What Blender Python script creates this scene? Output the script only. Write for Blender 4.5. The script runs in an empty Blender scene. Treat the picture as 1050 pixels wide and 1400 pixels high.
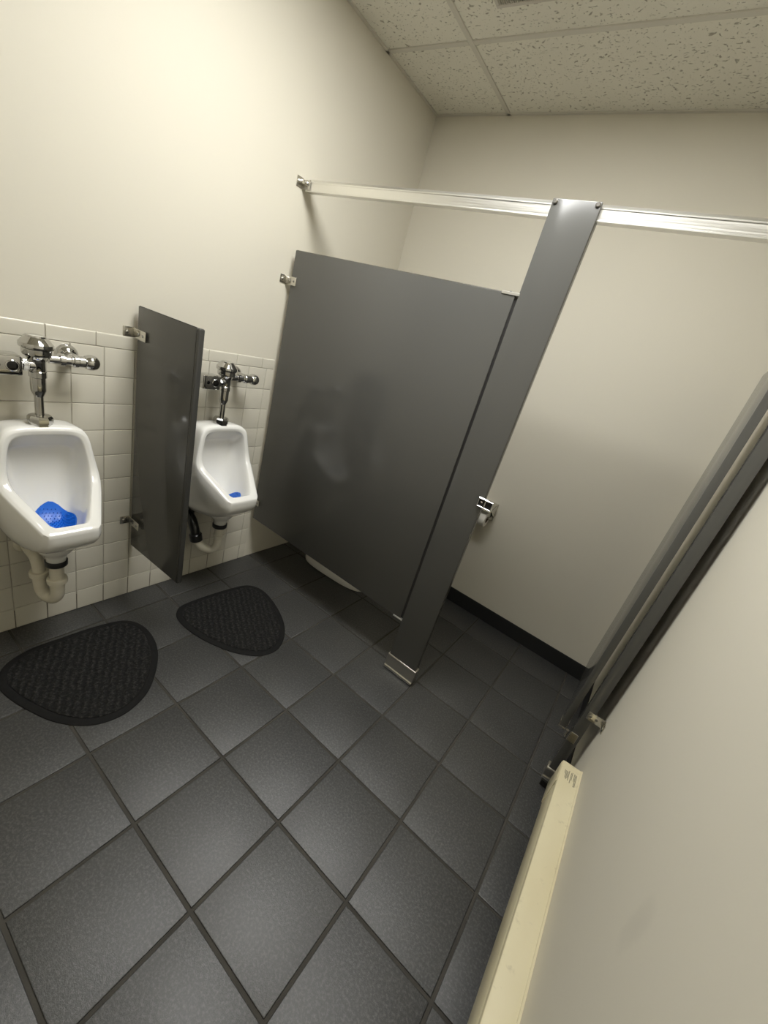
import bpy, bmesh, math, random
from mathutils import Vector, Matrix
random.seed(7)
C = bpy.context.scene.collection
PI = math.pi

# ------------------------------------------------------------------ place
W = 2.106            # right wall
YB = 2.060           # back wall
YF = -1.0            # wall behind the camera
H = 2.719            # ceiling
YP = 1.169           # front face of the toilet partition
TILE = 0.3048
GX = 1.059           # a floor joint
LX0, LX1, LY0, LY1 = .640, 1.570, .345, .931   # ceiling light

# ------------------------------------------------------------------ materials
def mat(name, color=(.5, .5, .5), rough=.5, metal=0.0, spec=.5, coat=0.0, coat_rough=.1):
    m = bpy.data.materials.new(name)
    m.use_nodes = True
    b = m.node_tree.nodes['Principled BSDF']
    b.inputs['Base Color'].default_value = (*color, 1)
    b.inputs['Roughness'].default_value = rough
    b.inputs['Metallic'].default_value = metal
    b.inputs['Specular IOR Level'].default_value = spec
    b.inputs['Coat Weight'].default_value = coat
    b.inputs['Coat Roughness'].default_value = coat_rough
    return m

class N:
    """small node helper"""
    def __init__(s, m):
        s.t = m.node_tree; s.b = s.t.nodes['Principled BSDF']
    def new(s, typ, **kw):
        n = s.t.nodes.new(typ)
        for k, v in kw.items(): setattr(n, k, v)
        return n
    def link(s, a, b): s.t.links.new(a, b)
    def coord(s): return s.new('ShaderNodeTexCoord').outputs['Object']
    def noise(s, vec, scale, detail=3, rough=.5, dist=0):
        n = s.new('ShaderNodeTexNoise')
        n.inputs['Scale'].default_value = scale; n.inputs['Detail'].default_value = detail
        n.inputs['Roughness'].default_value = rough; n.inputs['Distortion'].default_value = dist
        s.link(vec, n.inputs['Vector']); return n.outputs['Fac']
    def ramp(s, fac, stops):
        n = s.new('ShaderNodeValToRGB'); e = n.color_ramp.elements
        while len(e) < len(stops): e.new(.5)
        for i, (p, c) in enumerate(stops):
            e[i].position = p; e[i].color = (*c, 1) if len(c) == 3 else c
        s.link(fac, n.inputs['Fac']); return n.outputs['Color']
    def math(s, op, a, b=None, c=None):
        n = s.new('ShaderNodeMath', operation=op)
        for i, v in enumerate((a, b, c)):
            if v is None: continue
            if isinstance(v, (int, float)): n.inputs[i].default_value = v
            else: s.link(v, n.inputs[i])
        return n.outputs[0]
    def mix(s, fac, a, b):
        n = s.new('ShaderNodeMix', data_type='RGBA')
        if isinstance(fac, (int, float)): n.inputs[0].default_value = fac
        else: s.link(fac, n.inputs[0])
        for i, v in ((6, a), (7, b)):
            if isinstance(v, tuple): n.inputs[i].default_value = (*v, 1)
            else: s.link(v, n.inputs[i])
        return n.outputs[2]
    def bump(s, h, strength=.2, dist=.002):
        n = s.new('ShaderNodeBump'); n.inputs['Strength'].default_value = strength
        n.inputs['Distance'].default_value = dist
        s.link(h, n.inputs['Height']); s.link(n.outputs['Normal'], s.b.inputs['Normal']); return n
    def mapping(s, vec, scale=(1, 1, 1), rot=(0, 0, 0), loc=(0, 0, 0)):
        n = s.new('ShaderNodeMapping')
        n.inputs['Scale'].default_value = scale; n.inputs['Rotation'].default_value = rot
        n.inputs['Location'].default_value = loc
        s.link(vec, n.inputs['Vector']); return n.outputs['Vector']
    def color(s, c): s.link(c, s.b.inputs['Base Color'])
    def rough(s, c): s.link(c, s.b.inputs['Roughness'])

M = {}
def wall_paint(name, base, stain=None):
    m = mat(name, base, .72, spec=.25); n = N(m); co = n.coord()
    big = n.noise(co, 1.3, 3)
    col = n.mix(n.math('MULTIPLY', big, .10), base, tuple(c * .86 for c in base))
    if stain:
        (y, z, ry, rz) = stain
        sep = n.new('ShaderNodeSeparateXYZ'); n.link(co, sep.inputs[0])
        dy = n.math('DIVIDE', n.math('SUBTRACT', sep.outputs[1], y), ry)
        dz = n.math('DIVIDE', n.math('SUBTRACT', sep.outputs[2], z), rz)
        d = n.math('SQRT', n.math('ADD', n.math('MULTIPLY', dy, dy), n.math('MULTIPLY', dz, dz)))
        d = n.math('ADD', d, n.math('MULTIPLY', n.math('SUBTRACT', n.noise(co, 35, 2), .5), .5))
        f = n.ramp(d, [(0, (.30,)*3), (.55, (.22,)*3), (1.0, (0, 0, 0))])
        col = n.mix(f, col, (.47, .445, .38))
    n.color(col)
    n.bump(n.noise(co, 260, 2), .06, .001)
    return m
WALLC = (.63, .596, .503)
M['wall'] = wall_paint('wall_paint', WALLC)
M['wall_r'] = wall_paint('wall_paint_smudged', WALLC, (.222, .806, .034, .075))

# glazed wall tile
m = M['walltile'] = mat('glazed_tile', (.60, .57, .485), .12, spec=.5); n = N(m); co = n.coord()
n.color(n.mix(n.math('MULTIPLY', n.noise(co, 9, 2), .35), (.63, .60, .51), (.56, .53, .445)))
n.bump(n.noise(co, 25, 1), .05, .002)
m = M['wallgrout'] = mat('tile_grout', (.45, .42, .35), .9); n = N(m); co = n.coord()
n.color(n.mix(n.ramp(n.noise(co, 14, 3), [(.4, (0,)*3), (.65, (1,)*3)]), (.46, .43, .36), (.33, .30, .25)))
M['dirtgrout'] = mat('dirty_grout', (.10, .085, .06), .95)

# floor tile
m = M['floortile'] = mat('floor_tile', (.05, .05, .049), .42, spec=.72); n = N(m); co = n.coord()
mp = n.mapping(co, (1/TILE, 1/TILE, 1), loc=(-GX/TILE, 0, 0))
fl = n.new('ShaderNodeVectorMath', operation='FLOOR'); n.link(mp, fl.inputs[0])
wn = n.new('ShaderNodeTexWhiteNoise', noise_dimensions='2D'); n.link(fl.outputs[0], wn.inputs['Vector'])
off = n.new('ShaderNodeVectorMath', operation='MULTIPLY_ADD')
n.link(wn.outputs['Color'], off.inputs[0]); off.inputs[1].default_value = (9, 9, 9); n.link(co, off.inputs[2])
ov = off.outputs[0]
cloud = n.noise(ov, 5.0, 4, .6)
fine = n.noise(co, 135, 3, .75)
base = n.mix(wn.outputs['Value'], (.021, .021, .021), (.028, .028, .027))
col = n.mix(n.ramp(cloud, [(.35, (0,)*3), (.75, (.6,)*3)]), base, (.038, .0375, .036))
col = n.mix(n.ramp(fine, [(.46, (0,)*3), (.70, (.85,)*3)]), col, (.095, .094, .090))
n.color(col)
n.rough(n.ramp(n.noise(co, 3.0, 3), [(.3, (.38,)*3), (.7, (.47,)*3)]))
n.bump(n.math('ADD', n.math('MULTIPLY', n.noise(co, 330, 3, .7), .8), n.math('MULTIPLY', n.noise(ov, 110, 4, .65), .5)), .40, .0022)
m = M['floorgrout'] = mat('floor_grout', (.07, .062, .048), .85); n = N(m); co = n.coord()
n.color(n.mix(n.noise(co, 9, 3), (.022, .020, .016), (.068, .062, .051)))
n.bump(n.noise(co, 180, 2), .3, .002)

# ceiling tile with pits and fissures, their shade put into the colour
m = M['ceiltile'] = mat('acoustic_tile', (.55, .53, .46), .95, spec=.1); n = N(m); co = n.coord()
warp = n.new('ShaderNodeTexNoise'); warp.inputs['Scale'].default_value = 14; n.link(co, warp.inputs['Vector'])
wa = n.new('ShaderNodeVectorMath', operation='MULTIPLY_ADD'); n.link(warp.outputs['Color'], wa.inputs[0])
wa.inputs[1].default_value = (.06, .06, .0); n.link(co, wa.inputs[2])
fis = n.noise(n.mapping(wa.outputs[0], (65, 110, 1), rot=(0, 0, .3)), 1.0, 1, .4)
pits = n.noise(co, 120, 1)
f1 = n.ramp(fis, [(.28, (1,)*3), (.36, (0,)*3)])
f2 = n.ramp(pits, [(.24, (1,)*3), (.30, (0,)*3)])
pit = n.math('MAXIMUM', f1, f2)
n.color(n.mix(pit, n.mix(n.noise(co, 3, 2), (.76, .74, .655), (.71, .69, .605)), (.40, .38, .32)))
n.bump(n.math('SUBTRACT', n.math('MULTIPLY', n.noise(co, 300, 2), .35), pit), .7, .003)
M['tee'] = mat('grid_tee', (.58, .56, .49), .5)

# partition paint
m = M['panel'] = mat('partition_paint', (.082, .081, .075), .155, spec=.45); n = N(m); co = n.coord()
n.color(n.mix(n.noise(co, 1.1, 2), (.086, .085, .079), (.080, .079, .073)))
n.bump(n.noise(co, 40, 1), .015, .001)
M['trimdark'] = mat('panel_edge_trim', (.05, .049, .045), .22)

def metal(name, c, r): return mat(name, c, r, 1.0)
M['chrome'] = metal('chrome', (.58, .575, .56), .05)
M['steel'] = metal('zinc_steel', (.62, .60, .55), .22)
m = M['alu'] = metal('brushed_aluminium', (.80, .79, .75), .34); n = N(m); co = n.coord()
n.rough(n.ramp(n.noise(n.mapping(co, (3, 300, 300)), 1, 3), [(.3, (.28,)*3), (.7, (.42,)*3)]))
n.bump(n.noise(n.mapping(co, (2, 400, 400)), 1, 2), .06, .001)
M['satin'] = metal('satin_steel', (.55, .53, .48), .3)
m = M['porc'] = mat('white_porcelain', (.80, .79, .75), .08, spec=.55, coat=.3, coat_rough=.03)
M['pvc'] = mat('white_pvc', (.66, .63, .53), .32)
m = M['oldpvc'] = mat('yellowed_pvc', (.66, .62, .50), .25); n = N(m); co = n.coord()
n.color(n.mix(n.noise(co, 22, 3), (.72, .69, .59), (.60, .55, .42)))
M['rubber'] = mat('black_rubber', (.012, .012, .012), .45)
M['blackpvc'] = mat('black_abs', (.010, .010, .010), .30)
M['glassdark'] = mat('sensor_window', (.004, .004, .004), .06)
m = M['blue'] = mat('blue_vinyl', (.002, .125, .60), .38); 
M['blackbase'] = mat('black_vinyl_base', (.010, .010, .010), .55)
M['paper'] = mat('tissue_paper', (.78, .76, .70), .95, spec=.1)
M['card'] = mat('cardboard_core', (.10, .075, .05), .9)
M['screw'] = metal('screw_steel', (.25, .24, .22), .35)
M['hole'] = mat('screw_recess', (.01, .01, .01), .6)

# heater enamel
m = M['heater'] = mat('cream_enamel', (.66, .60, .40), .38); n = N(m); co = n.coord()
sp = n.ramp(n.noise(co, 26, 4, .65), [(.60, (0,)*3), (.72, (1,)*3)])
c1 = n.mix(n.noise(n.mapping(co, (6, 2, 6)), 1.5, 3), (.68, .63, .45), (.55, .48, .30))
c1 = n.mix(n.math('MULTIPLY', sp, .6), c1, (.42, .37, .25))
n.color(c1)
n.bump(n.noise(co, 60, 3), .06, .002)
M['ink'] = mat('label_ink', (.20, .185, .14), .8)
M['dark'] = mat('dark_slot', (.012, .011, .010), .8)  # near-black for painted shade in slots and gaps, also the levelling feet

# mats
m = M['matrib'] = mat('ribbed_carpet', (.016, .016, .015), .95, spec=.15); n = N(m); co = n.coord()
wv = n.new('ShaderNodeTexWave', wave_type='BANDS', bands_direction='Y')
wv.inputs['Scale'].default_value = 12; wv.inputs['Distortion'].default_value = 2.5
wv.inputs['Detail'].default_value = 2; wv.inputs['Detail Scale'].default_value = 3
n.link(n.mapping(co, (1, 1, 1), rot=(0, 0, .5)), wv.inputs['Vector'])
dust = n.noise(co, 90, 4, .7)
cc = n.mix(n.ramp(dust, [(.45, (0,)*3), (.8, (.8,)*3)]), (.014, .014, .0135), (.085, .082, .074))
n.color(n.mix(n.math('MULTIPLY_ADD', wv.outputs['Fac'], .55, .35), (.008, .008, .008), cc))
n.bump(n.math('ADD', n.math('MULTIPLY', wv.outputs['Fac'], 1.0), n.math('MULTIPLY', n.noise(co, 220, 3), .5)), .9, .006)
m = M['matedge'] = mat('mat_rubber_border', (.008, .008, .008), .85, spec=.2); n = N(m); co = n.coord()
n.color(n.mix(n.noise(co, 70, 3), (.0055, .0055, .0055), (.013, .0125, .012)))
n.bump(n.noise(co, 160, 3), .3, .002)

# lamp
m = M['lamp'] = bpy.data.materials.new('lit_diffuser'); m.use_nodes = True
b = m.node_tree.nodes['Principled BSDF']
b.inputs['Base Color'].default_value = (.8, .8, .78, 1)
b.inputs['Emission Color'].default_value = (.945, .945, .925, 1)
LAMP = 33.0
b.inputs['Emission Strength'].default_value = LAMP
M['enamel'] = mat('white_enamel', (.7, .69, .65), .4)
M['grille'] = mat('vent_enamel', (.52, .49, .43), .45)

# ------------------------------------------------------------------ mesh helpers
def box(bm, lo, hi, bev=0.0, seg=2, rot=None, piv=None):
    lo = Vector(lo); hi = Vector(hi)
    r = bmesh.ops.create_cube(bm, size=1)
    vs = r['verts']
    for v in vs:
        v.co = Vector([lo[i] + (v.co[i] + .5) * (hi[i] - lo[i]) for i in range(3)])
    es = list({e for v in vs for e in v.link_edges})
    if bev > 0:
        rr = bmesh.ops.bevel(bm, geom=es, offset=bev, segments=seg, affect='EDGES', profile=.5)
        vs = list({v for f in rr['faces'] for v in f.verts} | {v for v in vs if v.is_valid})
    if rot is not None:
        bmesh.ops.rotate(bm, verts=vs, cent=Vector(piv), matrix=rot)
    return vs

def frame_of(d):
    d = d.normalized()
    a = Vector((0, 0, 1)) if abs(d.z) < .9 else Vector((1, 0, 0))
    u = d.cross(a).normalized(); v = d.cross(u).normalized()
    return u, v

def loft(bm, loops, close=True, cap0=True, cap1=True):
    rows = [[bm.verts.new(p) for p in lp] for lp in loops]
    n = len(rows[0])
    for a, b in zip(rows, rows[1:]):
        for i in range(n if close else n - 1):
            j = (i + 1) % n
            bm.faces.new((a[i], a[j], b[j], b[i]))
    if cap0: bm.faces.new(list(reversed(rows[0])))
    if cap1: bm.faces.new(rows[-1])
    return rows

def lathe(bm, prof, base=(0, 0, 0), axis=(0, 0, 1), n=32, phase=0.0):
    """prof: (radius, distance along axis)"""
    base = Vector(base); d = Vector(axis).normalized(); u, v = frame_of(d)
    loops = []
    for r, h in prof:
        r = max(r, 1e-5)
        loops.append([base + d * h + (u * math.cos(2*PI*i/n + phase) + v * math.sin(2*PI*i/n + phase)) * r for i in range(n)])
    loft(bm, loops)

def catmull(pts, k=8, closed=False):
    P = [Vector(p) for p in pts]; out = []
    n = len(P)
    for i in range(n if closed else n - 1):
        if closed: a, b, c, d = P[i-1], P[i], P[(i+1) % n], P[(i+2) % n]
        else: a, b, c, d = P[max(i-1, 0)], P[i], P[i+1], P[min(i+2, n-1)]
        for j in range(k):
            t = j / k
            out.append(.5 * ((2*b) + (c-a)*t + (2*a-5*b+4*c-d)*t*t + (3*b-a-3*c+d)*t*t*t))
    if not closed: out.append(P[-1])
    return out

def tube(bm, pts, r, n=20, smooth=8):
    P = catmull(pts, smooth) if smooth else [Vector(p) for p in pts]
    R = r if callable(r) else (lambda t: r)
    t0 = (P[1] - P[0]).normalized(); u, v = frame_of(t0)
    loops = []
    for i, p in enumerate(P):
        t = (P[min(i+1, len(P)-1)] - P[max(i-1, 0)]).normalized()
        u = (u - t * u.dot(t)).normalized(); v = t.cross(u)
        rr = R(i / (len(P) - 1))
        loops.append([p + (u * math.cos(2*PI*k/n) + v * math.sin(2*PI*k/n)) * rr for k in range(n)])
    loft(bm, loops)

def obj(name, bm, m, parent=None, smooth=None, loc=None, sub=0):
    bmesh.ops.recalc_face_normals(bm, faces=bm.faces)
    me = bpy.data.meshes.new(name)
    if smooth is not None:
        for f in bm.faces: f.smooth = True
        for e in bm.edges:
            if len(e.link_faces) == 2:
                e.smooth = e.calc_face_angle(0) < math.radians(smooth)
    bm.to_mesh(me); bm.free()
    for mm in (m if isinstance(m, (list, tuple)) else [m]): me.materials.append(mm)
    o = bpy.data.objects.new(name, me); C.objects.link(o)
    if parent is not None: o.parent = parent
    if loc is not None: o.location = loc
    if sub:
        s = o.modifiers.new('subdivision', 'SUBSURF'); s.levels = sub; s.render_levels = sub
    return o

def B(): return bmesh.new()

def tag(o, label=None, cat=None, group=None, kind=None):
    if label: o['label'] = label
    if cat: o['category'] = cat
    if group: o['group'] = group
    if kind: o['kind'] = kind
    return o
def thing(name, label, cat, loc=(0, 0, 0), group=None, rz=0):
    o = bpy.data.objects.new(name, None); o.empty_display_size = .1
    C.objects.link(o); o.location = loc; o.rotation_euler = (0, 0, rz)
    return tag(o, label, cat, group)
def struct(name, bm, m, label=None, **kw):
    o = obj(name, bm, m, **kw); o['kind'] = 'structure'
    if label: o['label'] = label
    return o
def copy_tree(o, parent=None):
    c = o.copy(); C.objects.link(c)
    if parent is not None: c.parent = parent
    for ch in list(o.children): copy_tree(ch, c)
    return c
def sh(bm, loc):
    bmesh.ops.translate(bm, verts=bm.verts, vec=-Vector(loc)); return bm

# ------------------------------------------------------------------ setting
bm = B(); box(bm, (-.12, YF - .1, -.1), (0, YB + .12, H + .15)); struct('wall_left', bm, M['wall'], 'cream painted wall behind the urinals')
bm = B(); box(bm, (0, YB, -.1), (W, YB + .12, H + .15)); struct('wall_back', bm, M['wall'], 'cream painted wall at the back of the toilet stall')
bm = B(); box(bm, (W, YF - .1, -.1), (W + .12, YB + .12, H + .15)); struct('wall_right', bm, M['wall_r'], 'cream painted wall above the baseboard heater')
bm = B(); box(bm, (0, YF - .1, -.1), (W, YF, H + .15)); struct('wall_front', bm, M['wall'], 'cream painted wall behind the viewer')

# floor: grout bed with raised square tiles
bm = B()
box(bm, (0, YF, -.1), (W, YB, -.0035))
for f in bm.faces: f.material_index = 1
g = .0050
x0 = GX - 4 * TILE
i = 0
xs = [x0 + k * TILE for k in range(9)]; ys = [(k - 8) * TILE for k in range(16)]
for xa in xs:
    for ya in ys:
        a = max(xa + g, .0005); b_ = min(xa + TILE - g, W - .0005)
        c = max(ya + g, YF + .0005); d = min(ya + TILE - g, YB - .0005)
        if b_ - a < .01 or d - c < .01: continue
        e = .0025
        r = [[bm.verts.new(p) for p in ((A, Cc, z), (Bb, Cc, z), (Bb, D, z), (A, D, z))]
             for A, Cc, Bb, D, z in ((a, c, b_, d, -.0036), (a, c, b_, d, -.0016), (a + e*.35, c + e*.35, b_ - e*.35, d - e*.35, -.0004), (a + e, c + e, b_ - e, d - e, 0))]
        for p, q in zip(r, r[1:]):
            for k in range(4):
                f = bm.faces.new((p[k], p[(k+1) % 4], q[(k+1) % 4], q[k])); f.material_index = 0
        f = bm.faces.new(r[-1]); f.material_index = 0
struct('floor', bm, [M['floortile'], M['floorgrout']], 'dark grey square ceramic floor tiles', smooth=50)

# glazed tile wainscot on the left wall
bm = B()
TY0, TP = .3548, .1104
ytile_end = YP + .004
box(bm, (.0, YF, 0), (.005, ytile_end, 1.249))
for f in bm.faces: f.material_index = 1
def wtile(y0, y1, z0, z1, top=False):
    g = .0011; e = .0032; x = .0078
    y0 += g; y1 -= g; z0 += g; z1 -= (0 if top else g)
    y1 = min(y1, ytile_end)
    if y1 - y0 < .012: return
    rr = []
    for k, xx in ((0, .0045), (.0004, .0062), (e * .45, x - .0003), (e, x)):
        zt = z1 - k * (2.2 if top else 1)
        rr.append([bm.verts.new(p) for p in ((xx, y0 + k, z0 + k), (xx, y1 - k, z0 + k), (xx, y1 - k, zt), (xx, y0 + k, zt))])
    for p, q in zip(rr, rr[1:]):
        for k in range(4): bm.faces.new((p[k], p[(k+1) % 4], q[(k+1) % 4], q[k]))
    bm.faces.new(rr[-1])
k0 = int((YF - TY0) / TP) - 1
for r in range(11):
    za = 0.001 if r == 0 else .1033 + (r - 1) * .1097
    zb = .1033 + r * .1097
    for k in range(k0, 9):
        ya = TY0 + k * TP
        if ya < YF - .001: continue
        wtile(ya, ya + TP, za, zb)
        if r == 0 and ya < ytile_end:   # dirty open joints along the bottom course
            vs = box(bm, (.0046, ya - .0011, .0), (.0060, ya + .0011, .085 + .015 * random.random()))
            for f in {f for v in vs for f in v.link_faces}: f.material_index = 2
for k in range(-18, 8):
    ya = .174 + k * .1535
    if ya < YF: continue
    wtile(ya, ya + .1535, .1033 + 10 * .1097, 1.251, True)
struct('trim_1', bm, [M['walltile'], M['wallgrout'], M['dirtgrout']], 'white glazed square wall tiles with bullnose cap behind the urinals', smooth=40)

# baseboards
bm = B(); box(bm, (.0, YB - .007, 0), (W, YB, .102), .003, 2); struct('baseboard_back', bm, M['blackbase'], 'black vinyl baseboard at the back of the stall')
bm = B(); box(bm, (W - .007, YF, 0), (W, YB - .007, .102), .003, 2); struct('baseboard_right', bm, M['blackbase'], 'black vinyl baseboard below the heater')

# ceiling
bm = B()
box(bm, (0, YF, H + .004), (W, LY0, H + .1)); box(bm, (0, LY1, H + .004), (W, YB, H + .1))
box(bm, (0, LY0, H + .004), (LX0, LY1, H + .1)); box(bm, (LX1, LY0, H + .004), (W, LY1, H + .1))
struct('ceiling', bm, M['ceiltile'], 'off-white pitted acoustic ceiling tiles')
bm = B()
def tee(a, b_): box(bm, a, b_, .0012, 1)
for x in (.458, 1.678): tee((x - .012, YF, H - .001), (x + .012, YB, H + .006))
for k in range(7):
    y = 1.553 - .61 * k
    for xa, xb in ((0, .446), (.470, 1.666), (1.690, W)): tee((xa, y - .012, H - .001), (xb, y + .012, H + .006))
for lo, hi in (((0, YB - .018, H - .001), (W, YB, H + .004)), ((0, YF, H - .001), (.018, YB - .018, H + .004)), ((W - .018, YF, H - .001), (W, YB - .018, H + .004))): tee(lo, hi)
struct('trim_2', bm, M['tee'], 'off-white metal grid carrying the ceiling tiles', smooth=40)

# ceiling light above the urinals
lt = thing('ceiling_light', 'recessed rectangular ceiling light fixture above the urinals', 'ceiling light', ((LX0 + LX1) / 2, (LY0 + LY1) / 2, H))
bm = B()
box(bm, (LX0 + .001, LY0 + .001, H + .075), (LX1 - .001, LY1 - .001, H + .09))
for lo, hi in (((LX0 + .001, LY0 + .001, H - .002), (LX1 - .001, LY0 + .03, H + .075)), ((LX0 + .001, LY1 - .03, H - .002), (LX1 - .001, LY1 - .001, H + .075)),
               ((LX0 + .001, LY0 + .03, H - .002), (LX0 + .03, LY1 - .03, H + .075)), ((LX1 - .03, LY0 + .03, H - .002), (LX1 - .001, LY1 - .03, H + .075))):
    box(bm, lo, hi, .001, 1)
obj('frame', sh(bm, lt.location), M['enamel'], lt)
bm = B(); box(bm, (LX0 + .03, LY0 + .03, H + .002), (LX1 - .03, LY1 - .03, H + .008))
obj('diffuser', sh(bm, lt.location), M['lamp'], lt)

# ceiling vent
vt = thing('ceiling_vent', 'beige square air vent with narrow slats in the ceiling', 'vent', (.793, 1.243, H))
bm = B()
x0, x1, y0, y1 = .643, .943, 1.093, 1.393
for lo, hi in (((x0, y0, H - .008), (x1, y0 + .014, H + .003)), ((x0, y1 - .014, H - .008), (x1, y1, H + .003)),
               ((x0, y0 + .014, H - .008), (x0 + .014, y1 - .014, H + .003)), ((x1 - .014, y0 + .014, H - .008), (x1, y1 - .014, H + .003))):
    box(bm, lo, hi, .002, 1)
obj('frame', sh(bm, vt.location), M['grille'], vt)
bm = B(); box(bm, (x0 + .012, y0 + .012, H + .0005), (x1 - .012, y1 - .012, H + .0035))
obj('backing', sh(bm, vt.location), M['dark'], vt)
bm = B()
k = x0 + .018
while k < x1 - .018:
    box(bm, (k, y0 + .012, H - .007), (k + .0022, y1 - .012, H + .001)); k += .0085
obj('slats', sh(bm, vt.location), M['grille'], vt)

# ------------------------------------------------------------------ urinals
def urinal_body():
    bm = B()
    # right-half control rings: top middle -> corner -> side -> knee -> lip corner -> lip middle
    def ring(half):
        full = [Vector(p) for p in half]
        return full + [Vector((p[0], -p[1], p[2])) for p in reversed(half[1:-1])]
    wall = [(0, 0, .928), (0, .065, .927), (0, .100, .922), (0, .117, .905), (0, .126, .86), (0, .135, .79), (0, .145, .69), (0, .145, .60), (0, .125, .51), (0, .095, .455), (0, .06, .445), (0, 0, .44)]
    w2 = [(.03, 0, .934), (.03, .066, .933), (.03, .102, .928), (.03, .119, .910), (.035, .128, .862), (.04, .138, .79), (.05, .149, .69), (.06, .149, .60), (.08, .128, .515), (.10, .095, .46), (.11, .06, .45), (.11, 0, .445)]
    o2 = [(.09, 0, .941), (.09, .067, .940), (.093, .104, .934), (.095, .122, .914), (.10, .131, .865), (.11, .143, .79), (.125, .155, .71), (.155, .151, .632), (.205, .131, .560), (.255, .092, .515), (.265, .055, .500), (.27, 0, .496)]
    o1 = [(.122, 0, .943), (.123, .068, .942), (.127, .107, .935), (.132, .125, .914), (.138, .134, .865), (.143, .145, .80), (.158, .157, .735), (.200, .148, .688), (.272, .118, .632), (.335, .090, .584), (.350, .074, .574), (.350, 0, .570)]
    r0 = [(.136, 0, .938), (.137, .068, .937), (.142, .105, .930), (.147, .123, .910), (.150, .132, .865), (.154, .142, .81), (.166, .153, .752), (.205, .143, .722), (.275, .113, .678), (.338, .087, .639), (.354, .073, .631), (.354, 0, .630)]
    r1 = [(.141, 0, .929), (.142, .066, .928), (.147, .100, .921), (.152, .116, .903), (.155, .124, .864), (.159, .133, .812), (.170, .143, .758), (.207, .133, .729), (.274, .104, .685), (.331, .079, .646), (.345, .066, .638), (.346, 0, .637)]
    r2 = [(.139, 0, .915), (.140, .062, .914), (.145, .090, .908), (.150, .104, .892), (.153, .111, .858), (.157, .119, .812), (.167, .124, .762), (.204, .112, .732), (.266, .083, .690), (.318, .060, .652), (.328, .048, .646), (.329, 0, .645)]
    i1 = [(.130, 0, .905), (.131, .060, .904), (.136, .087, .898), (.141, .100, .884), (.145, .106, .852), (.148, .113, .810), (.157, .117, .758), (.193, .105, .724), (.255, .077, .680), (.305, .050, .642), (.315, .037, .636), (.318, 0, .635)]
    i2 = [(.082, 0, .852), (.083, .062, .851), (.087, .086, .847), (.094, .098, .838), (.104, .103, .815), (.115, .106, .775), (.128, .107, .725), (.160, .097, .680), (.215, .073, .632), (.272, .048, .596), (.285, .034, .588), (.289, 0, .586)]
    i3 = [(.066, 0, .840), (.067, .061, .839), (.070, .083, .835), (.075, .093, .826), (.083, .097, .803), (.094, .099, .760), (.108, .098, .705), (.138, .088, .650), (.190, .068, .600), (.246, .046, .570), (.262, .032, .563), (.266, 0, .561)]
    i4 = [(.070, 0, .66), (.071, .030, .66), (.074, .050, .655), (.080, .062, .645), (.090, .070, .628), (.103, .072, .608), (.118, .070, .590), (.142, .063, .572), (.178, .052, .558), (.215, .037, .552), (.225, .024, .550), (.228, 0, .550)]
    i5 = [(.110, 0, .572), (.111, .012, .571), (.113, .022, .568), (.117, .030, .563), (.123, .035, .558), (.131, .037, .554), (.141, .037, .551), (.154, .034, .549), (.172, .028, .547), (.188, .020, .546), (.194, .012, .546), (.196, 0, .546)]
    loops = [ring(x) for x in (wall, w2, o2, o1, r0, r1, r2, i1, i2, i3, i4, i5)]
    for lp in loops:
        for p in lp:
            f = min(1, max(0, (p.z - .84) / .08)); p.z -= .006 * f * f * (3 - 2 * f)
    rows = loft(bm, loops, cap0=True, cap1=True)
    cl = bm.edges.layers.float.new('crease_edge')
    n = len(rows[0])
    def crease(a, b_, v):
        e = bm.edges.get((a, b_))
        if e is not None: e[cl] = v
    for r, v in ((3, .3), (4, .85), (5, .72), (6, .5), (8, .8)):
        for k in range(n): crease(rows[r][k], rows[r][(k+1) % n], v)
    for k in (9, 10, n - 9, n - 10):
        for r in range(2, 7): crease(rows[r][k], rows[r+1][k], .55)
    return bm
def urinal_horn():
    bm = B()
    lathe(bm, [(.072, .535), (.066, .50), (.052, .478), (.038, .465), (.033, .452), (.032, .436), (.030, .434)], (.200, -.008, 0), n=40)
    # small cast boss on the wall side of the horn
    lathe(bm, [(.052, 0), (.050, .06), (.040, .11), (.01, .13)], (.06, -.005, .505), (1, 0, -.25), n=32)
    return bm

def make_urinal(c, label):
    t = thing('urinal', label, 'urinal', (.0082, c, 0), 'wall-hung urinals')
    b_ = obj('bowl', urinal_body(), M['porc'], t, smooth=60, sub=2)
    obj('drain_horn', urinal_horn(), M['porc'], t, smooth=50)
    bm = B(); lathe(bm, [(.034, .413), (.0355, .415), (.0355, .434), (.034, .436)], (.200, -.008, 0), n=40)
    cl = obj('rubber_collar', bm, M['rubber'], t, smooth=40); cl['label'] = 'black rubber drain collar'
    bm = B()
    lathe(bm, [(.030, 0), (.030, .001), (.028, .002)], (.155, 0, .5475), n=28)
    for k in range(6):
        a = k * PI / 3
        lathe(bm, [(.004, 0), (.004, .0004)], (.155 + .016 * math.cos(a), .016 * math.sin(a), .5495), n=10)
    dr = obj('drain_strainer', bm, M['steel'], t, smooth=40)
    return t
C1, C2 = .118, .818
u1 = make_urinal(C1, 'white wall-hung urinal at left of the divider, large blue mat in its bowl')
u2 = copy_tree(u1); u2.location.y = C2
u2['label'] = 'white wall-hung urinal standing between the small divider and the stall partition'

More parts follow.
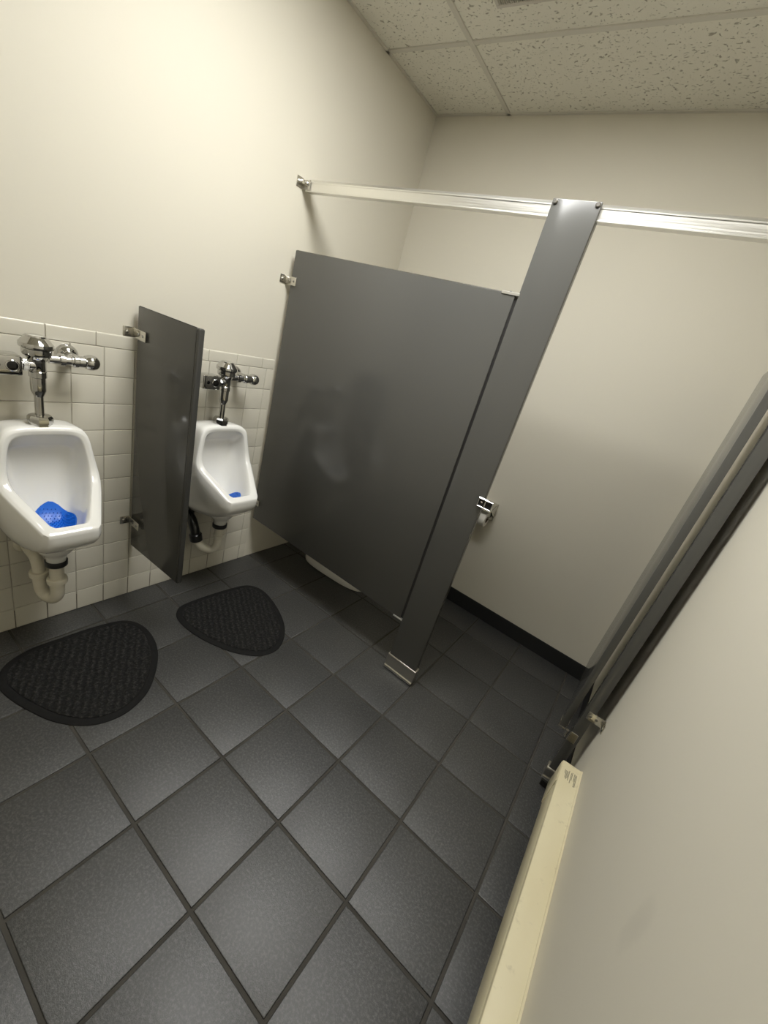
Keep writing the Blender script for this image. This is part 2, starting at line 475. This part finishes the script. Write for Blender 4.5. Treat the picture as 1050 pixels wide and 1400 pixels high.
# blue urinal mats
def urinal_mat(name, pts_fn, nu, nv):
    """bristled flexible mat: pts_fn(u,v) in 0..1 gives a point on the bowl"""
    bm = B()
    def nor(u, v):
        e = .02
        a = pts_fn(u + e, v) - pts_fn(u - e, v); b_ = pts_fn(u, v + e) - pts_fn(u, v - e)
        n_ = a.cross(b_).normalized()
        return n_ if n_.z > 0 else -n_
    K = 28; R_ = 9
    rows = []
    for layer in (0.0, .004):
        g = []
        for r in range(1, R_ + 1):
            row = []
            for k in range(K):
                a = 2 * PI * k / K
                rad = r / R_ * .5 * (1 + .06 * math.cos(3 * a))
                u, v = .5 + rad * math.cos(a), .5 + rad * math.sin(a)
                row.append(bm.verts.new(pts_fn(u, v) + nor(u, v) * layer))
            g.append(row)
        c = bm.verts.new(pts_fn(.5, .5) + nor(.5, .5) * layer)
        rows.append((g, c))
    for g, c in rows:
        for k in range(K):
            bm.faces.new((c, g[0][k], g[0][(k+1) % K]))
        for p, q in zip(g, g[1:]):
            for k in range(K): bm.faces.new((p[k], p[(k+1) % K], q[(k+1) % K], q[k]))
    ga, gb = rows[0][0][-1], rows[1][0][-1]
    for k in range(K): bm.faces.new((ga[k], ga[(k+1) % K], gb[(k+1) % K], gb[k]))
    for iu in range(nu):
        for iv in range(nv):
            u = (iu + .5 + (.25 if iv % 2 else -.25)) / nu; v = (iv + .5) / nv
            if (u - .5) ** 2 + (v - .5) ** 2 > .215: continue
            p = pts_fn(u, v); n_ = nor(u, v)
            lathe(bm, [(.0016, .003), (.0015, .009), (.0009, .0108)], p, n_, n=6)
    return bm
from mathutils.bvhtree import BVHTree
dg = bpy.context.evaluated_depsgraph_get(); dg.update()
bowl = [ch for ch in u1.children if ch.name.startswith('bowl')][0]
bvh = BVHTree.FromObject(bowl, bpy.context.evaluated_depsgraph_get())
def on_bowl(x, y):
    hit = bvh.ray_cast(Vector((x, y, .80)), Vector((0, 0, -1)))
    return hit[0] + Vector((0, 0, .0015)) if hit[0] is not None else Vector((x, y, .56))
def lift(fn, sx, sy, cx, cy, rot):
    def f(u, v):
        a = (u - .5) * sx; b_ = (v - .5) * sy
        x = cx + a * math.cos(rot) - b_ * math.sin(rot); y = cy + a * math.sin(rot) + b_ * math.cos(rot)
        p = fn(x, y); p.z = min(p.z, .64); return p
    return f
def make_umat(c, label, *a):
    loc = (.0082, c, .55)
    bm = urinal_mat('x', lift(on_bowl, *a), 15, 12)
    o = obj('urinal_mat', sh(bm, (0, 0, .55)), M['blue'], None, smooth=50, loc=loc)
    tag(o, label, 'urinal mat', 'blue urinal mats'); return o
make_umat(C1, 'blue bristled mat spread in the bowl of the urinal left of the divider', .148, .122, .160, .008, .35)
make_umat(C2, 'small blue mat sliver at the bottom of the urinal beside the stall', .135, .105, .200, .012, .4)

# ------------------------------------------------------------------ flush valves
def make_valve(c, label):
    t = thing('flush_valve', label, 'flush valve', (.112, c - .003, .955), 'chrome flush valves')
    Z = .955
    def L(prof, z0=0.0, **k):
        bm = B(); lathe(bm, [(r, h - Z) for r, h in prof], (0, 0, 0), **k); return bm
    bm = L([(.030, .930), (.0325, .932), (.0325, .941), (.036, .9425), (.036, .9585), (.031, .966), (.020, .968), (.013, .969)], n=8, phase=PI/8)
    obj('spud_flange', bm, M['chrome'], t, smooth=25)
    obj('flush_tube', L([(.0125, .960), (.0125, 1.035)], n=28), M['chrome'], t, smooth=40)
    obj('vacuum_breaker', L([(.013, 1.030), (.0145, 1.034), (.021, 1.050), (.0215, 1.053), (.0215, 1.094), (.0245, 1.096), (.0245, 1.114), (.022, 1.117)], n=32), M['chrome'], t, smooth=25)
    bm = L([(.022, 1.112), (.0235, 1.12), (.0235, 1.146), (.029, 1.158), (.038, 1.166), (.0395, 1.172), (.0395, 1.186), (.037, 1.189)], n=40)
    obj('valve_body', bm, M['chrome'], t, smooth=25)
    bm = L([(.041, 1.186), (.0455, 1.189), (.0465, 1.194), (.0455, 1.203), (.031, 1.221), (.0295, 1.2225), (.0275, 1.2225), (.0265, 1.2265), (.024, 1.2275)], n=40)
    obj('valve_cap', bm, M['chrome'], t, smooth=14)
    # supply line to the control stop
    zs = 1.158 - Z; ys = .120
    bm = B(); lathe(bm, [(.0150, .03), (.0150, .058), (.0205, .060), (.0205, .074), (.0150, .076), (.0150, .09), (.0175, .094), (.0175, .100)], (0, 0, zs), (0, 1, 0), n=30)
    obj('supply_tube', bm, M['chrome'], t, smooth=25)
    bm = B()
    lathe(bm, [(.0200, .098), (.0215, .101), (.0215, .112), (.0190, .114), (.0190, .132), (.0155, .134)], (0, 0, zs), (0, 1, 0), n=30)
    lathe(bm, [(.0165, 0), (.0165, .108)], (-.104, .118, zs), (1, 0, 0), n=28)
    obj('stop_valve', bm, M['chrome'], t, smooth=25)
    bm = B(); lathe(bm, [(.014, .131), (.0215, .136), (.0262, .146), (.0268, .156), (.0238, .168), (.017, .176), (.0105, .179), (.0103, .1775), (.001, .1775)], (0, 0, zs), (0, 1, 0), n=36)
    obj('stop_cap', bm, M['chrome'], t, smooth=30)
    bm = B(); lathe(bm, [(.035, 0), (.036, .003), (.034, .010), (.027, .020), (.019, .026), (.0165, .027)], (-.1037, .118, zs), (1, 0, 0), n=36)
    obj('wall_flange', bm, M['chrome'], t, smooth=30)
    # sensor box on the side
    bm = B(); lathe(bm, [(.0165, .012), (.0165, .028), (.0205, .030), (.0205, .040), (.0165, .042), (.0165, .052)], (.004, 0, 1.134 - Z), (0, -1, 0), n=6)
    lathe(bm, [(.0175, .008), (.0175, .024)], (.004, 0, 1.134 - Z), (0, -1, 0), n=28)
    obj('sensor_coupling', bm, M['chrome'], t, smooth=25)
    bm = B(); box(bm, (-.030, -.132, 1.103 - Z), (.034, -.047, 1.163 - Z), .005, 3)
    sb = obj('sensor_box', bm, M['chrome'], t, smooth=25)
    bm = B(); lathe(bm, [(.0175, 0), (.0175, .0015), (.0155, .003), (.0135, .003)], (.0335, -.072, 1.133 - Z), (1, 0, 0), n=32)
    obj('window_ring', bm, M['chrome'], sb, smooth=30)
    bm = B(); lathe(bm, [(.0140, 0), (.0140, .0035), (.012, .0042)], (.0335, -.072, 1.133 - Z), (1, 0, 0), n=32)
    lathe(bm, [(.0075, 0), (.0075, .0015), (.006, .002)], (.0335, -.108, 1.133 - Z), (1, 0, 0), n=24)
    w = obj('sensor_window', bm, M['glassdark'], sb, smooth=30); w['label'] = 'black sensor window'
    return t
v1 = make_valve(C1, 'chrome flush valve with sensor box above the urinal left of the divider')
v2 = copy_tree(v1); v2.location.y = C2 - .003
v2['label'] = 'chrome flush valve above the urinal between divider and stall partition'

# ------------------------------------------------------------------ drain traps
t = thing('drain_trap', 'yellowed clear-white plastic drain trap under the urinal left of the divider', 'drain pipe', (0, C1, .25))
c = C1 - .008; tx = .208
bm = B(); lathe(bm, [(.0235, .335), (.0235, .412)], (tx, c, 0), n=32); obj('tailpiece', sh(bm, t.location), M['oldpvc'], t, smooth=40)
bm = B(); lathe(bm, [(.026, .330), (.033, .332), (.034, .345), (.032, .352), (.026, .354)], (tx, c, 0), n=14); obj('slip_nut', sh(bm, t.location), M['oldpvc'], t, smooth=30)
bm = B(); tube(bm, [(tx, c, .334), (tx, c, .30), (tx - .003, c - .002, .268), (tx - .020, c - .010, .246), (tx - .045, c - .022, .247), (tx - .062, c - .031, .268), (tx - .067, c - .033, .30), (tx - .068, c - .034, .335)], .0235, 24)
obj('return_bend', sh(bm, t.location), M['oldpvc'], t, smooth=60)
bm = B(); lathe(bm, [(.025, .332), (.032, .334), (.033, .347), (.031, .354), (.025, .356)], (tx - .068, c - .034, 0), n=14); obj('slip_nut', sh(bm, t.location), M['oldpvc'], t, smooth=30)
bm = B(); tube(bm, [(tx - .068, c - .034, .345), (tx - .070, c - .036, .378), (tx - .080, c - .036, .398), (tx - .105, c - .036, .407), (.0, c - .036, .409)], .0205, 24)
obj('waste_arm', sh(bm, t.location), M['oldpvc'], t, smooth=60)
bm = B(); lathe(bm, [(.038, .0078), (.038, .012), (.030, .022), (.022, .024)], (0, c - .036, .409), (1, 0, 0), n=30); obj('wall_flange', sh(bm, t.location), M['oldpvc'], t, smooth=40)

t = thing('drain_trap', 'white plastic drain trap with black elbow under the urinal beside the stall', 'drain pipe', (0, C2, .25))
c = C2 - .008
bm = B(); lathe(bm, [(.0205, .36), (.0205, .412)], (tx, c, 0), n=32); obj('tailpiece', sh(bm, t.location), M['pvc'], t, smooth=40)
bm = B(); lathe(bm, [(.022, .352), (.0265, .354), (.0265, .366), (.022, .368)], (tx, c, 0), n=12); obj('slip_nut', sh(bm, t.location), M['pvc'], t, smooth=30)
bm = B(); tube(bm, [(tx, c, .36), (tx, c, .32), (tx - .006, c - .004, .288), (tx - .022, c - .020, .270), (tx - .046, c - .050, .277), (tx - .066, c - .072, .306), (tx - .072, c - .078, .325)], .0215, 24)
obj('return_bend', sh(bm, t.location), M['pvc'], t, smooth=60)
bm = B(); lathe(bm, [(.028, -.022), (.0315, -.018), (.0315, .016), (.028, .02)], (tx - .073, c - .079, .333), (-.2, -.12, 1), n=16); nt = obj('coupling_nut', sh(bm, t.location), M['blackpvc'], t, smooth=30); nt['label'] = 'black coupling nut'
bm = B(); tube(bm, [(tx - .075, c - .080, .335), (tx - .083, c - .083, .372), (tx - .105, c - .082, .402), (tx - .14, c - .075, .416), (.0, c - .066, .420)], .0235, 24)
e = obj('elbow', sh(bm, t.location), M['blackpvc'], t, smooth=60); e['label'] = 'black plastic elbow'
bm = B(); lathe(bm, [(.033, .0078), (.033, .034), (.026, .036)], (0, c - .067, .420), (1, 0, 0), n=24); e = obj('wall_coupling', sh(bm, t.location), M['blackpvc'], t, smooth=30); e['label'] = 'black wall coupling'

# ------------------------------------------------------------------ brackets
def wall_bracket(parent, wallx, yface, z, reach, side=1, face=-1, name='bracket'):
    """zinc angle: flange on the wall, tongue along the panel face. side=+1 grows in +x, face=-1 on the near face"""
    bm = B(); t_ = .0035; hh = .019
    f = face
    box(bm, (min(wallx, wallx + side * t_), min(yface, yface + f * .040), z - hh), (max(wallx, wallx + side * t_), max(yface, yface + f * .040), z + hh), .0012, 2)
    box(bm, (min(wallx, wallx + side * reach), min(yface + f * .0002, yface + f * t_), z - hh), (max(wallx, wallx + side * reach), max(yface + f * .0002, yface + f * t_), z + hh), .0012, 2)
    b_ = obj(name, sh(bm, parent.location), M['steel'], parent, smooth=30)
    for px, ax in ((Vector((wallx + side * t_, yface + f * .024, z)), Vector((side, 0, 0))),):
        bm = B(); lathe(bm, [(.0062, 0), (.0060, .0022), (.0035, .0036)], px, ax, n=16)
        obj('screw', sh(bm, parent.location), M['chrome'], b_, smooth=30)
    for k in (.46, .80):
        bm = B(); lathe(bm, [(.0055, 0), (.0052, .0018), (.003, .0028)], (wallx + side * reach * k, yface + f * t_, z), (0, f, 0), n=16)
        obj('screw', sh(bm, parent.location), M['screw'], b_, smooth=30)
    return b_

# small divider between the urinals
yw = .462
t = thing('urinal_divider', 'narrow dark grey privacy screen on the wall between the two urinals', 'partition', (0, yw, 0))
dv = math.radians(2.3)
rz = Matrix.Rotation(dv, 3, 'Z')
bm = B(); box(bm, (.030, yw, .305), (.396, yw + .022, 1.372), .0012, 2); bmesh.ops.rotate(bm, verts=bm.verts, cent=(.03, yw, 0), matrix=rz)
obj('panel', sh(bm, t.location), M['panel'], t, smooth=30)
bm = B(); box(bm, (.3962, yw - .0012, .303), (.412, yw + .0232, 1.374), .006, 3); bmesh.ops.rotate(bm, verts=bm.verts, cent=(.03, yw, 0), matrix=rz)
obj('edge_trim', sh(bm, t.location), M['trimdark'], t, smooth=40)
bm = B(); box(bm, (.034, yw + .001, 1.3722), (.394, yw + .0035, 1.3745), .0006, 1); bmesh.ops.rotate(bm, verts=bm.verts, cent=(.03, yw, 0), matrix=rz)
obj('top_seam', sh(bm, t.location), M['trimdark'], t)
wall_bracket(t, .0, yw - .001, 1.270, .096)
wall_bracket(t, .0082, yw - .001, .436, .096)

# ------------------------------------------------------------------ stall front
# fixed panel
t = thing('stall_divider', 'wide dark grey metal stall partition between the urinals and the narrow post', 'partition', (.6, YP, 0))
bm = B(); box(bm, (.038, YP, .306), (1.183, YP + .025, 1.7755), .002, 2); obj('panel', sh(bm, t.location), M['panel'], t, smooth=30)
bm = B(); box(bm, (.042, YP + .003, 1.7757), (1.13, YP + .0075, 1.778), .0008, 1); obj('top_seam', sh(bm, t.location), M['steel'], t)
wall_bracket(t, .0, YP, 1.640, .076); wall_bracket(t, .0, YP, .418, .076)
bm = B()   # U clip joining the panel to the post, top and bottom
box(bm, (1.130, YP - .0025, 1.770), (1.198, YP + .0275, 1.780), .001, 1)
es = B(); box(es, (1.1831, YP + .006, .312), (1.1945, YP + .020, 1.768))
obj('gap_shade', sh(es, t.location), M['dark'], t)  # dark strip added so the gap beside the post reads as shade
cb = obj('corner_clip', sh(bm, t.location), M['alu'], t, smooth=30)
bm = B(); lathe(bm, [(.006, 0), (.0055, .003), (.003, .005)], (1.158, YP + .0125, 1.780), (0, 0, 1), n=14); obj('screw', sh(bm, t.location), M['screw'], cb, smooth=30)
bm = B(); box(bm, (1.142, YP - .0025, .300), (1.196, YP + .0275, .309), .001, 1); obj('corner_clip', sh(bm, t.location), M['alu'], t, smooth=30)

def pilaster(name, label, x0, x1, shoe_z0, shoe_h, cat='partition post', screws=True):
    t = thing(name, label, cat, ((x0 + x1) / 2, YP, 0))
    bm = B()
    # side profile with a notch behind the head, where the rail passes
    prof = [(YP, .03), (YP + .031, .03), (YP + .031, 2.018), (YP + .011, 2.018), (YP + .011, 2.067), (YP, 2.067)]
    loft(bm, [[Vector((x, y, z)) for y, z in prof] for x in (x0, x1)])
    bmesh.ops.bevel(bm, geom=bm.edges[:], offset=.0018, segments=2, affect='EDGES', profile=.5)
    obj('panel', sh(bm, t.location), M['panel'], t, smooth=35)
    bm = B()
    a, b_ = shoe_z0, shoe_z0 + shoe_h
    yy = YP - .006; 
    prof = [(YP - .011, a), (YP - .011, a + .012), (yy, a + .017), (yy, b_ - .007), (YP - .0035, b_), (YP + .0345, b_), (YP + .037, b_ - .007), (YP + .037, a + .017), (YP + .042, a + .012), (YP + .042, a)]
    loft(bm, [[Vector((x, y, z)) for y, z in prof] for x in (x0 - .006, x1 + .006)])
    bmesh.ops.bevel(bm, geom=bm.edges[:], offset=.0012, segments=2, affect='EDGES', profile=.5)
    s = obj('floor_shoe', sh(bm, t.location), M['satin'], t, smooth=35); s['label'] = 'bare metal floor shoe'
    bm = B(); box(bm, (x0 + .004, YP + .003, 0.0), (x1 - .004, YP + .028, .06)); obj('levelling_foot', sh(bm, t.location), M['dark'], t)
    if screws:
        for x in (x0 + .010, x1 - .010):
            bm = B(); lathe(bm, [(.0085, 0), (.008, .003), (.005, .0055)], (x, YP, 2.058), (0, -1, 0), n=18)
            obj('screw', sh(bm, t.location), M['screw'], t, smooth=30)
    return t
p1 = pilaster('stall_post', 'tall narrow dark grey post with bare metal shoe beside the wide stall partition', 1.195, 1.353, .006, .085)
# latch keeper on the post
bm = B(); box(bm, (1.3385, YP - .0048, 1.0105), (1.3955, YP - .0031, 1.0415)); sp_ = obj('keeper_shade', sh(bm, p1.location), M['dark'], p1); sp_['label'] = 'dark plate as shade inside the latch keeper'  # near-black plate stands in for the shade inside the keeper
bm = B(); z = 1.026
box(bm, (1.332, YP - .003, z - .018), (1.372, YP - .0003, z + .018), .001, 1)
for za, zb in ((z + .0155, z + .018), (z - .018, z - .0155)): box(bm, (1.336, YP - .013, za), (1.398, YP - .003, zb), .0008, 1)
for xa in (1.336, 1.364, 1.3955): box(bm, (xa, YP - .0132, z - .018), (xa + (.005 if xa == 1.364 else .0025), YP - .003, z + .018), .0008, 1)
kp = obj('latch_keeper', sh(bm, p1.location), M['chrome'], p1, smooth=30)
bm = B(); lathe(bm, [(.005, 0), (.0045, .002), (.002, .003)], (1.350, YP - .005, z), (0, -1, 0), n=14); obj('screw', sh(bm, p1.location), M['chrome'], kp, smooth=30)

p2 = pilaster('stall_post', 'narrow dark grey filler post beside the right wall, past the heater end', 2.030, 2.068, .052, .060)
wall_bracket(p2, W, YP, .437, .064, side=-1)
wall_bracket(p2, W, YP, 1.640, .064, side=-1)

# door standing open against the right wall
hx, hy = 1.996, YP + .022
t = thing('stall_door', 'dark grey stall door standing open edge-on beside the right wall', 'door', (hx, hy, 0), rz=0)
bm = B(); box(bm, (-.0125, 0, .306), (.0125, .60, 1.7755), .002, 2); obj('panel', bm, M['panel'], t, smooth=30)
for z, s in ((.302, 1), (1.779, -1)):
    bm = B(); box(bm, (-.016, -.003, z - .006), (.016, .045, z + .006), .0015, 2)
    box(bm, (-.016, -.004, min(z, z + s * .03)), (-.013, .03, max(z, z + s * .03)), .001, 1)
    box(bm, (.013, -.004, min(z, z + s * .03)), (.016, .03, max(z, z + s * .03)), .001, 1)
    hg = obj('hinge', bm, M['steel'], t, smooth=30)
    bm = B(); lathe(bm, [(.007, -.016), (.007, .016)], (.022, -.010, z - s * .004), (0, 0, 1), n=16); obj('hinge_pin', bm, M['steel'], hg, smooth=30)
t.rotation_euler = (0, 0, math.radians(-2.6))
for z in (.305, 1.776):
    bm = B(); box(bm, (2.030, YP - .0035, z - .024), (2.058, YP - .0003, z + .024), .001, 1)
    box(bm, (2.0265, YP - .0035, z - .024), (2.030, YP + .028, z + .024), .001, 1)
    hg = obj('hinge_plate', sh(bm, p2.location), M['steel'], p2, smooth=30)

# head rail
t = thing('head_rail', 'bare aluminium rail running overhead across the stall front', 'rail', (.9, YP + .026, 2.02))
bm = B()
y0 = YP + .0115; y1 = YP + .042; z0, z1 = 2.0185, 2.069
prof = [(y0, z0), (y0, z0 + .003), (y0 + .0015, z0 + .005), (y0 + .0015, z1 - .018), (y0 - .0, z1 - .016), (y0, z1 - .012), (y0 + .010, z1 - .003), (y0 + .013, z1), (y1 - .004, z1), (y1, z1 - .005), (y1, z0)]
loft(bm, [[Vector((x, y, z)) for y, z in prof] for x in (.022, W - .001)])
obj('rail', sh(bm, t.location), M['alu'], t, smooth=25)
bm = B(); z = 2.045
box(bm, (.0, y0 - .040, z - .020), (.0035, y0 - .002, z + .022), .001, 1)
box(bm, (.0, y0 - .0045, z - .020), (.052, y0 - .0010, z + .016), .001, 1)
box(bm, (.0, y0 - .022, z - .004), (.030, y0 - .0030, z + .012), .004, 2)
br = obj('wall_bracket', sh(bm, t.location), M['steel'], t, smooth=30)
bm = B(); lathe(bm, [(.0055, 0), (.005, .002), (.003, .003)], (.040, y0 - .0045, z), (0, -1, 0), n=14); obj('screw', sh(bm, t.location), M['screw'], br, smooth=30)
bm = B(); lathe(bm, [(.006, 0), (.0055, .002), (.003, .0035)], (.0035, y0 - .031, z + .004), (1, 0, 0), n=14); obj('screw', sh(bm, t.location), M['chrome'], br, smooth=30)

# ------------------------------------------------------------------ toilet behind the panel
t = thing('toilet', 'white floor-standing toilet, only its foot showing below the wide stall partition', 'toilet', (.45, 1.615, 0))
def egg(cx, a, b_, z, n=36, sq=2.0, shift=0):
    out = []
    for k in range(n):
        th = 2 * PI * k / n
        cs, sn = math.cos(th), math.sin(th)
        x = math.copysign(abs(cs) ** (2 / sq), cs) * a; y = math.copysign(abs(sn) ** (2 / sq), sn) * b_
        y *= 1 - .12 * (x / a)
        out.append(Vector((cx + x - .45, y, z)))
    return out
bm = B()
loft(bm, [egg(.455, .262, .116, .001, sq=3.1), egg(.455, .264, .118, .012, sq=3.1), egg(.455, .262, .116, .03, sq=3.1), egg(.45, .250, .106, .06, sq=2.8), egg(.43, .225, .098, .12), egg(.42, .225, .105, .20),
          egg(.44, .265, .145, .29), egg(.455, .29, .175, .345), egg(.46, .295, .182, .375), egg(.46, .290, .178, .385), egg(.475, .225, .130, .384), egg(.475, .215, .120, .36), egg(.45, .16, .085, .27), egg(.42, .08, .05, .22)])
obj('bowl', bm, M['porc'], t, smooth=50)
bm = B()
lo = [egg(.465, .285, .185, .388), egg(.465, .288, .188, .396), egg(.465, .280, .182, .408), egg(.475, .215, .125, .408), egg(.475, .208, .118, .398), egg(.475, .212, .122, .388)]
rows = loft(bm, lo + [lo[0]], cap0=False, cap1=False); bmesh.ops.remove_doubles(bm, verts=bm.verts, dist=1e-5)
obj('seat', bm, M['porc'], t, smooth=50)

# ------------------------------------------------------------------ toilet paper holder on the back wall
t = thing('paper_holder', 'steel hooded toilet paper holder on the back wall of the stall', 'toilet paper holder', (1.10, YB, .77))
bm = B()
X0, X1 = 1.045, 1.196
box(bm, (X0, YB - .003, .665), (X1, YB - .0002, .780), .001, 1)
hood = [(YB - .003, .780), (YB - .055, .776), (YB - .100, .758), (YB - .118, .742)]
loft(bm, [[Vector((x, y, z)) for y, z in hood] + [Vector((x, y + .001, z - .0022)) for y, z in reversed(hood)] for x in (X0, X1)])
for x in (X0, X1 - .002):
    tri = [(YB - .001, .780), (YB - .055, .776), (YB - .100, .758), (YB - .090, .742), (YB - .05, .715), (YB - .001, .690)]
    loft(bm, [[Vector((xx, y, z)) for y, z in tri] for xx in (x, x + .002)])
obj('hood', sh(bm, t.location), M['steel'], t, smooth=30)
bm = B(); lathe(bm, [(.007, 0), (.007, .142)], (X0 + .004, YB - .066, .690), (1, 0, 0), n=18)
for x in (X0 + .004, X1 - .010):
    box(bm, (x, YB - .075, .684), (x + .003, YB - .003, .697))
obj('spindle', sh(bm, t.location), M['steel'], t, smooth=30)
r = thing('toilet_paper_roll', 'white toilet paper roll hanging in the steel holder on the back wall', 'toilet paper', (1.118, YB - .066, .678))
bm = B()
ro, ri, x0, x1 = .049, .021, 1.062, 1.178
pr_ = [(ri, x0), (ri + .002, x0), (ro - .003, x0), (ro, x0 + .003), (ro, x1 - .003), (ro - .003, x1), (ri + .002, x1), (ri, x1)]
n_ = 40; loops = []
for rr, x in pr_ + [pr_[0]]:
    loops.append([Vector((x, YB - .066 + rr * math.cos(2*PI*k/n_), .678 + rr * math.sin(2*PI*k/n_))) for k in range(n_)])
loft(bm, loops, cap0=False, cap1=False); bmesh.ops.remove_doubles(bm, verts=bm.verts, dist=1e-6)
obj('roll', sh(bm, r.location), M['paper'], r, smooth=40)
bm = B(); loops = []
for rr, x in ((.0206, x0), (.0206, x1 + .0005), (.0188, x1 + .0005), (.0188, x0), (.0206, x0)):
    loops.append([Vector((x, YB - .066 + rr * math.cos(2*PI*k/n_), .678 + rr * math.sin(2*PI*k/n_))) for k in range(n_)])
loft(bm, loops, cap0=False, cap1=False); bmesh.ops.remove_doubles(bm, verts=bm.verts, dist=1e-6)
cr = obj('cardboard_core', sh(bm, r.location), M['card'], r, smooth=40); cr['label'] = 'brown cardboard core'

# ------------------------------------------------------------------ floor mats
def make_mat(name, label, pts):
    P = catmull([(x, y, 0) for x, y in pts], 6, True)
    cx = sum(p.x for p in P) / len(P); cy = sum(p.y for p in P) / len(P)
    cen = Vector((cx, cy, 0))
    t = thing('urinal_floor_mat', label, 'floor mat', (cx, cy, 0), 'black mats under the urinals')
    n = len(P)
    nor = []
    for i in range(n):
        d = (P[(i+1) % n] - P[i-1]); nn = Vector((d.y, -d.x, 0)).normalized()
        if nn.dot(P[i] - cen) < 0: nn = -nn
        nor.append(nn)
    def off(d, z): return [P[i] - nor[i] * d - cen + Vector((0, 0, z)) for i in range(n)]
    bm = B()
    loft(bm, [off(0, .0003), off(0, .0022), off(.003, .0042), off(.010, .0062), off(.020, .0088), off(.025, .0084), off(.028, .0050)], cap0=True, cap1=True)
    obj('rubber_border', bm, M['matedge'], t, smooth=60)
    bm = B()
    loft(bm, [off(.0272, .004), off(.0274, .0085), off(.032, .0100)] + [[p * (1 - f) + Vector((0, 0, .0100 * f)) for p in off(.032, .0100)] for f in (.2, .4, .6, .8)], cap0=True, cap1=True)
    obj('ribbed_insert', bm, M['matrib'], t, smooth=60)
    return t
make_mat('m', 'black ribbed floor mat nearer the viewer, below the urinal left of the divider',
         [(.30, -.112), (.235, -.092), (.188, -.045), (.163, .03), (.163, .13), (.166, .24), (.185, .345), (.228, .395), (.305, .415), (.410, .402), (.504, .361), (.600, .290), (.652, .227), (.678, .150), (.668, .077), (.629, .018), (.559, -.035), (.47, -.073), (.384, -.100)])
make_mat('m', 'black ribbed floor mat lying in front of the wide stall partition',
         [(.264, .582), (.236, .630), (.234, .754), (.248, .920), (.278, 1.012), (.361, 1.048), (.492, 1.026), (.633, .968), (.722, .896), (.771, .809), (.760, .729), (.716, .674), (.637, .620), (.518, .574), (.403, .552), (.316, .555)])

# ------------------------------------------------------------------ baseboard heater
HY0, HY1 = -.93, 1.028
t = thing('baseboard_heater', 'long cream metal baseboard heater low along the right wall', 'heater', (W, 0, 0))
xf = 2.036
def prism(bm, prof, ya, yb):
    loft(bm, [[Vector((x, y, z)) for x, z in prof] for y in (ya, yb)])
ZB = .172
bm = B()   # hood and back plate
prism(bm, [(W - .0005, ZB), (W - .0005, .3125), (W - .006, .3125), (W - .006, .309), (xf + .006, .307), (xf + .0015, .3045), (xf, .300), (xf, .2925), (xf + .0015, .2925), (xf + .0025, .299), (xf + .006, .303), (W - .004, .304), (W - .004, ZB)], HY0, HY1 - .0005)
obj('housing', sh(bm, t.location), M['heater'], t, smooth=40)
bm = B()   # front cover below the warm-air slot
prism(bm, [(xf + .008, .279), (xf + .003, .277), (xf + .0005, .272), (xf + .0005, ZB + .006), (xf + .003, ZB + .001), (xf + .022, ZB), (xf + .022, ZB + .002), (xf + .004, ZB + .0035), (xf + .0025, ZB + .007), (xf + .0025, .271), (xf + .008, .2765)], HY0, HY1 - .10)
obj('front_cover', sh(bm, t.location), M['heater'], t, smooth=40)
bm = B(); box(bm, (xf + .014, HY0, ZB + .02), (W - .006, HY1 - .102, .298)); obj('slot_shade', sh(bm, t.location), M['dark'], t)  # dark block stands in for the shade inside the warm-air slot
bm = B()   # end cap
prism(bm, [(W - .0045, ZB - .002), (W - .0045, .3030), (xf + .005, .3025), (xf - .0005, .301), (xf - .0015, .2995), (xf - .0015, ZB + .003), (xf + .003, ZB - .002)], HY1 - .102, HY1)
bmesh.ops.bevel(bm, geom=[e for e in bm.edges if all(abs(v.co.y - HY1) < 1e-4 for v in e.verts)], offset=.003, segments=2, affect='EDGES', profile=.5)
obj('end_cap', sh(bm, t.location), M['heater'], t, smooth=40)
bm = B()   # printed lines on the end of the hood: small unreadable type
rr = random.Random(3)
for k, xl in enumerate((2.052, 2.0555, 2.059, 2.0625, 2.066, 2.0735, 2.077, 2.084, 2.0875, 2.091)):
    y = .992 + rr.uniform(-.004, .006); yend = .945 + rr.uniform(-.008, .015)
    if k < 1: yend = .975
    while y > yend:
        w_ = rr.uniform(.002, .0055); zz = .3092 - (2.1 - xl) / (2.1 - (xf + .006)) * .002
        box(bm, (xl - .0011, y - w_, zz - .0008), (xl + .0011, y, zz + .0003)); y -= w_ + .0011
o = obj('printed_label', sh(bm, t.location), M['ink'], t); o['label'] = 'small grey printed label'

# ------------------------------------------------------------------ camera
cam = bpy.data.cameras.new('camera'); co = bpy.data.objects.new('camera', cam); C.objects.link(co)
cam.sensor_fit = 'HORIZONTAL'; cam.sensor_width = 36.0
cam.lens = CAMF / 1050 * 36.0 if 'CAMF' in globals() else 557.4062 / 1050 * 36.0
cam.clip_start = .01
co.location = (1.8097, -.4022, 1.5167)
co.rotation_mode = 'XYZ'; co.rotation_euler = (1.1649, -.2688, .6272)
sc = bpy.context.scene; sc.camera = co

wd = bpy.data.worlds.new('world'); sc.world = wd; wd.use_nodes = True
wd.node_tree.nodes['Background'].inputs[0].default_value = (.02, .02, .02, 1)
vs = sc.view_settings
vs.view_transform = 'Standard'; vs.look = 'None'; vs.gamma = 1; vs.use_curve_mapping = False
vs.exposure = 0.0
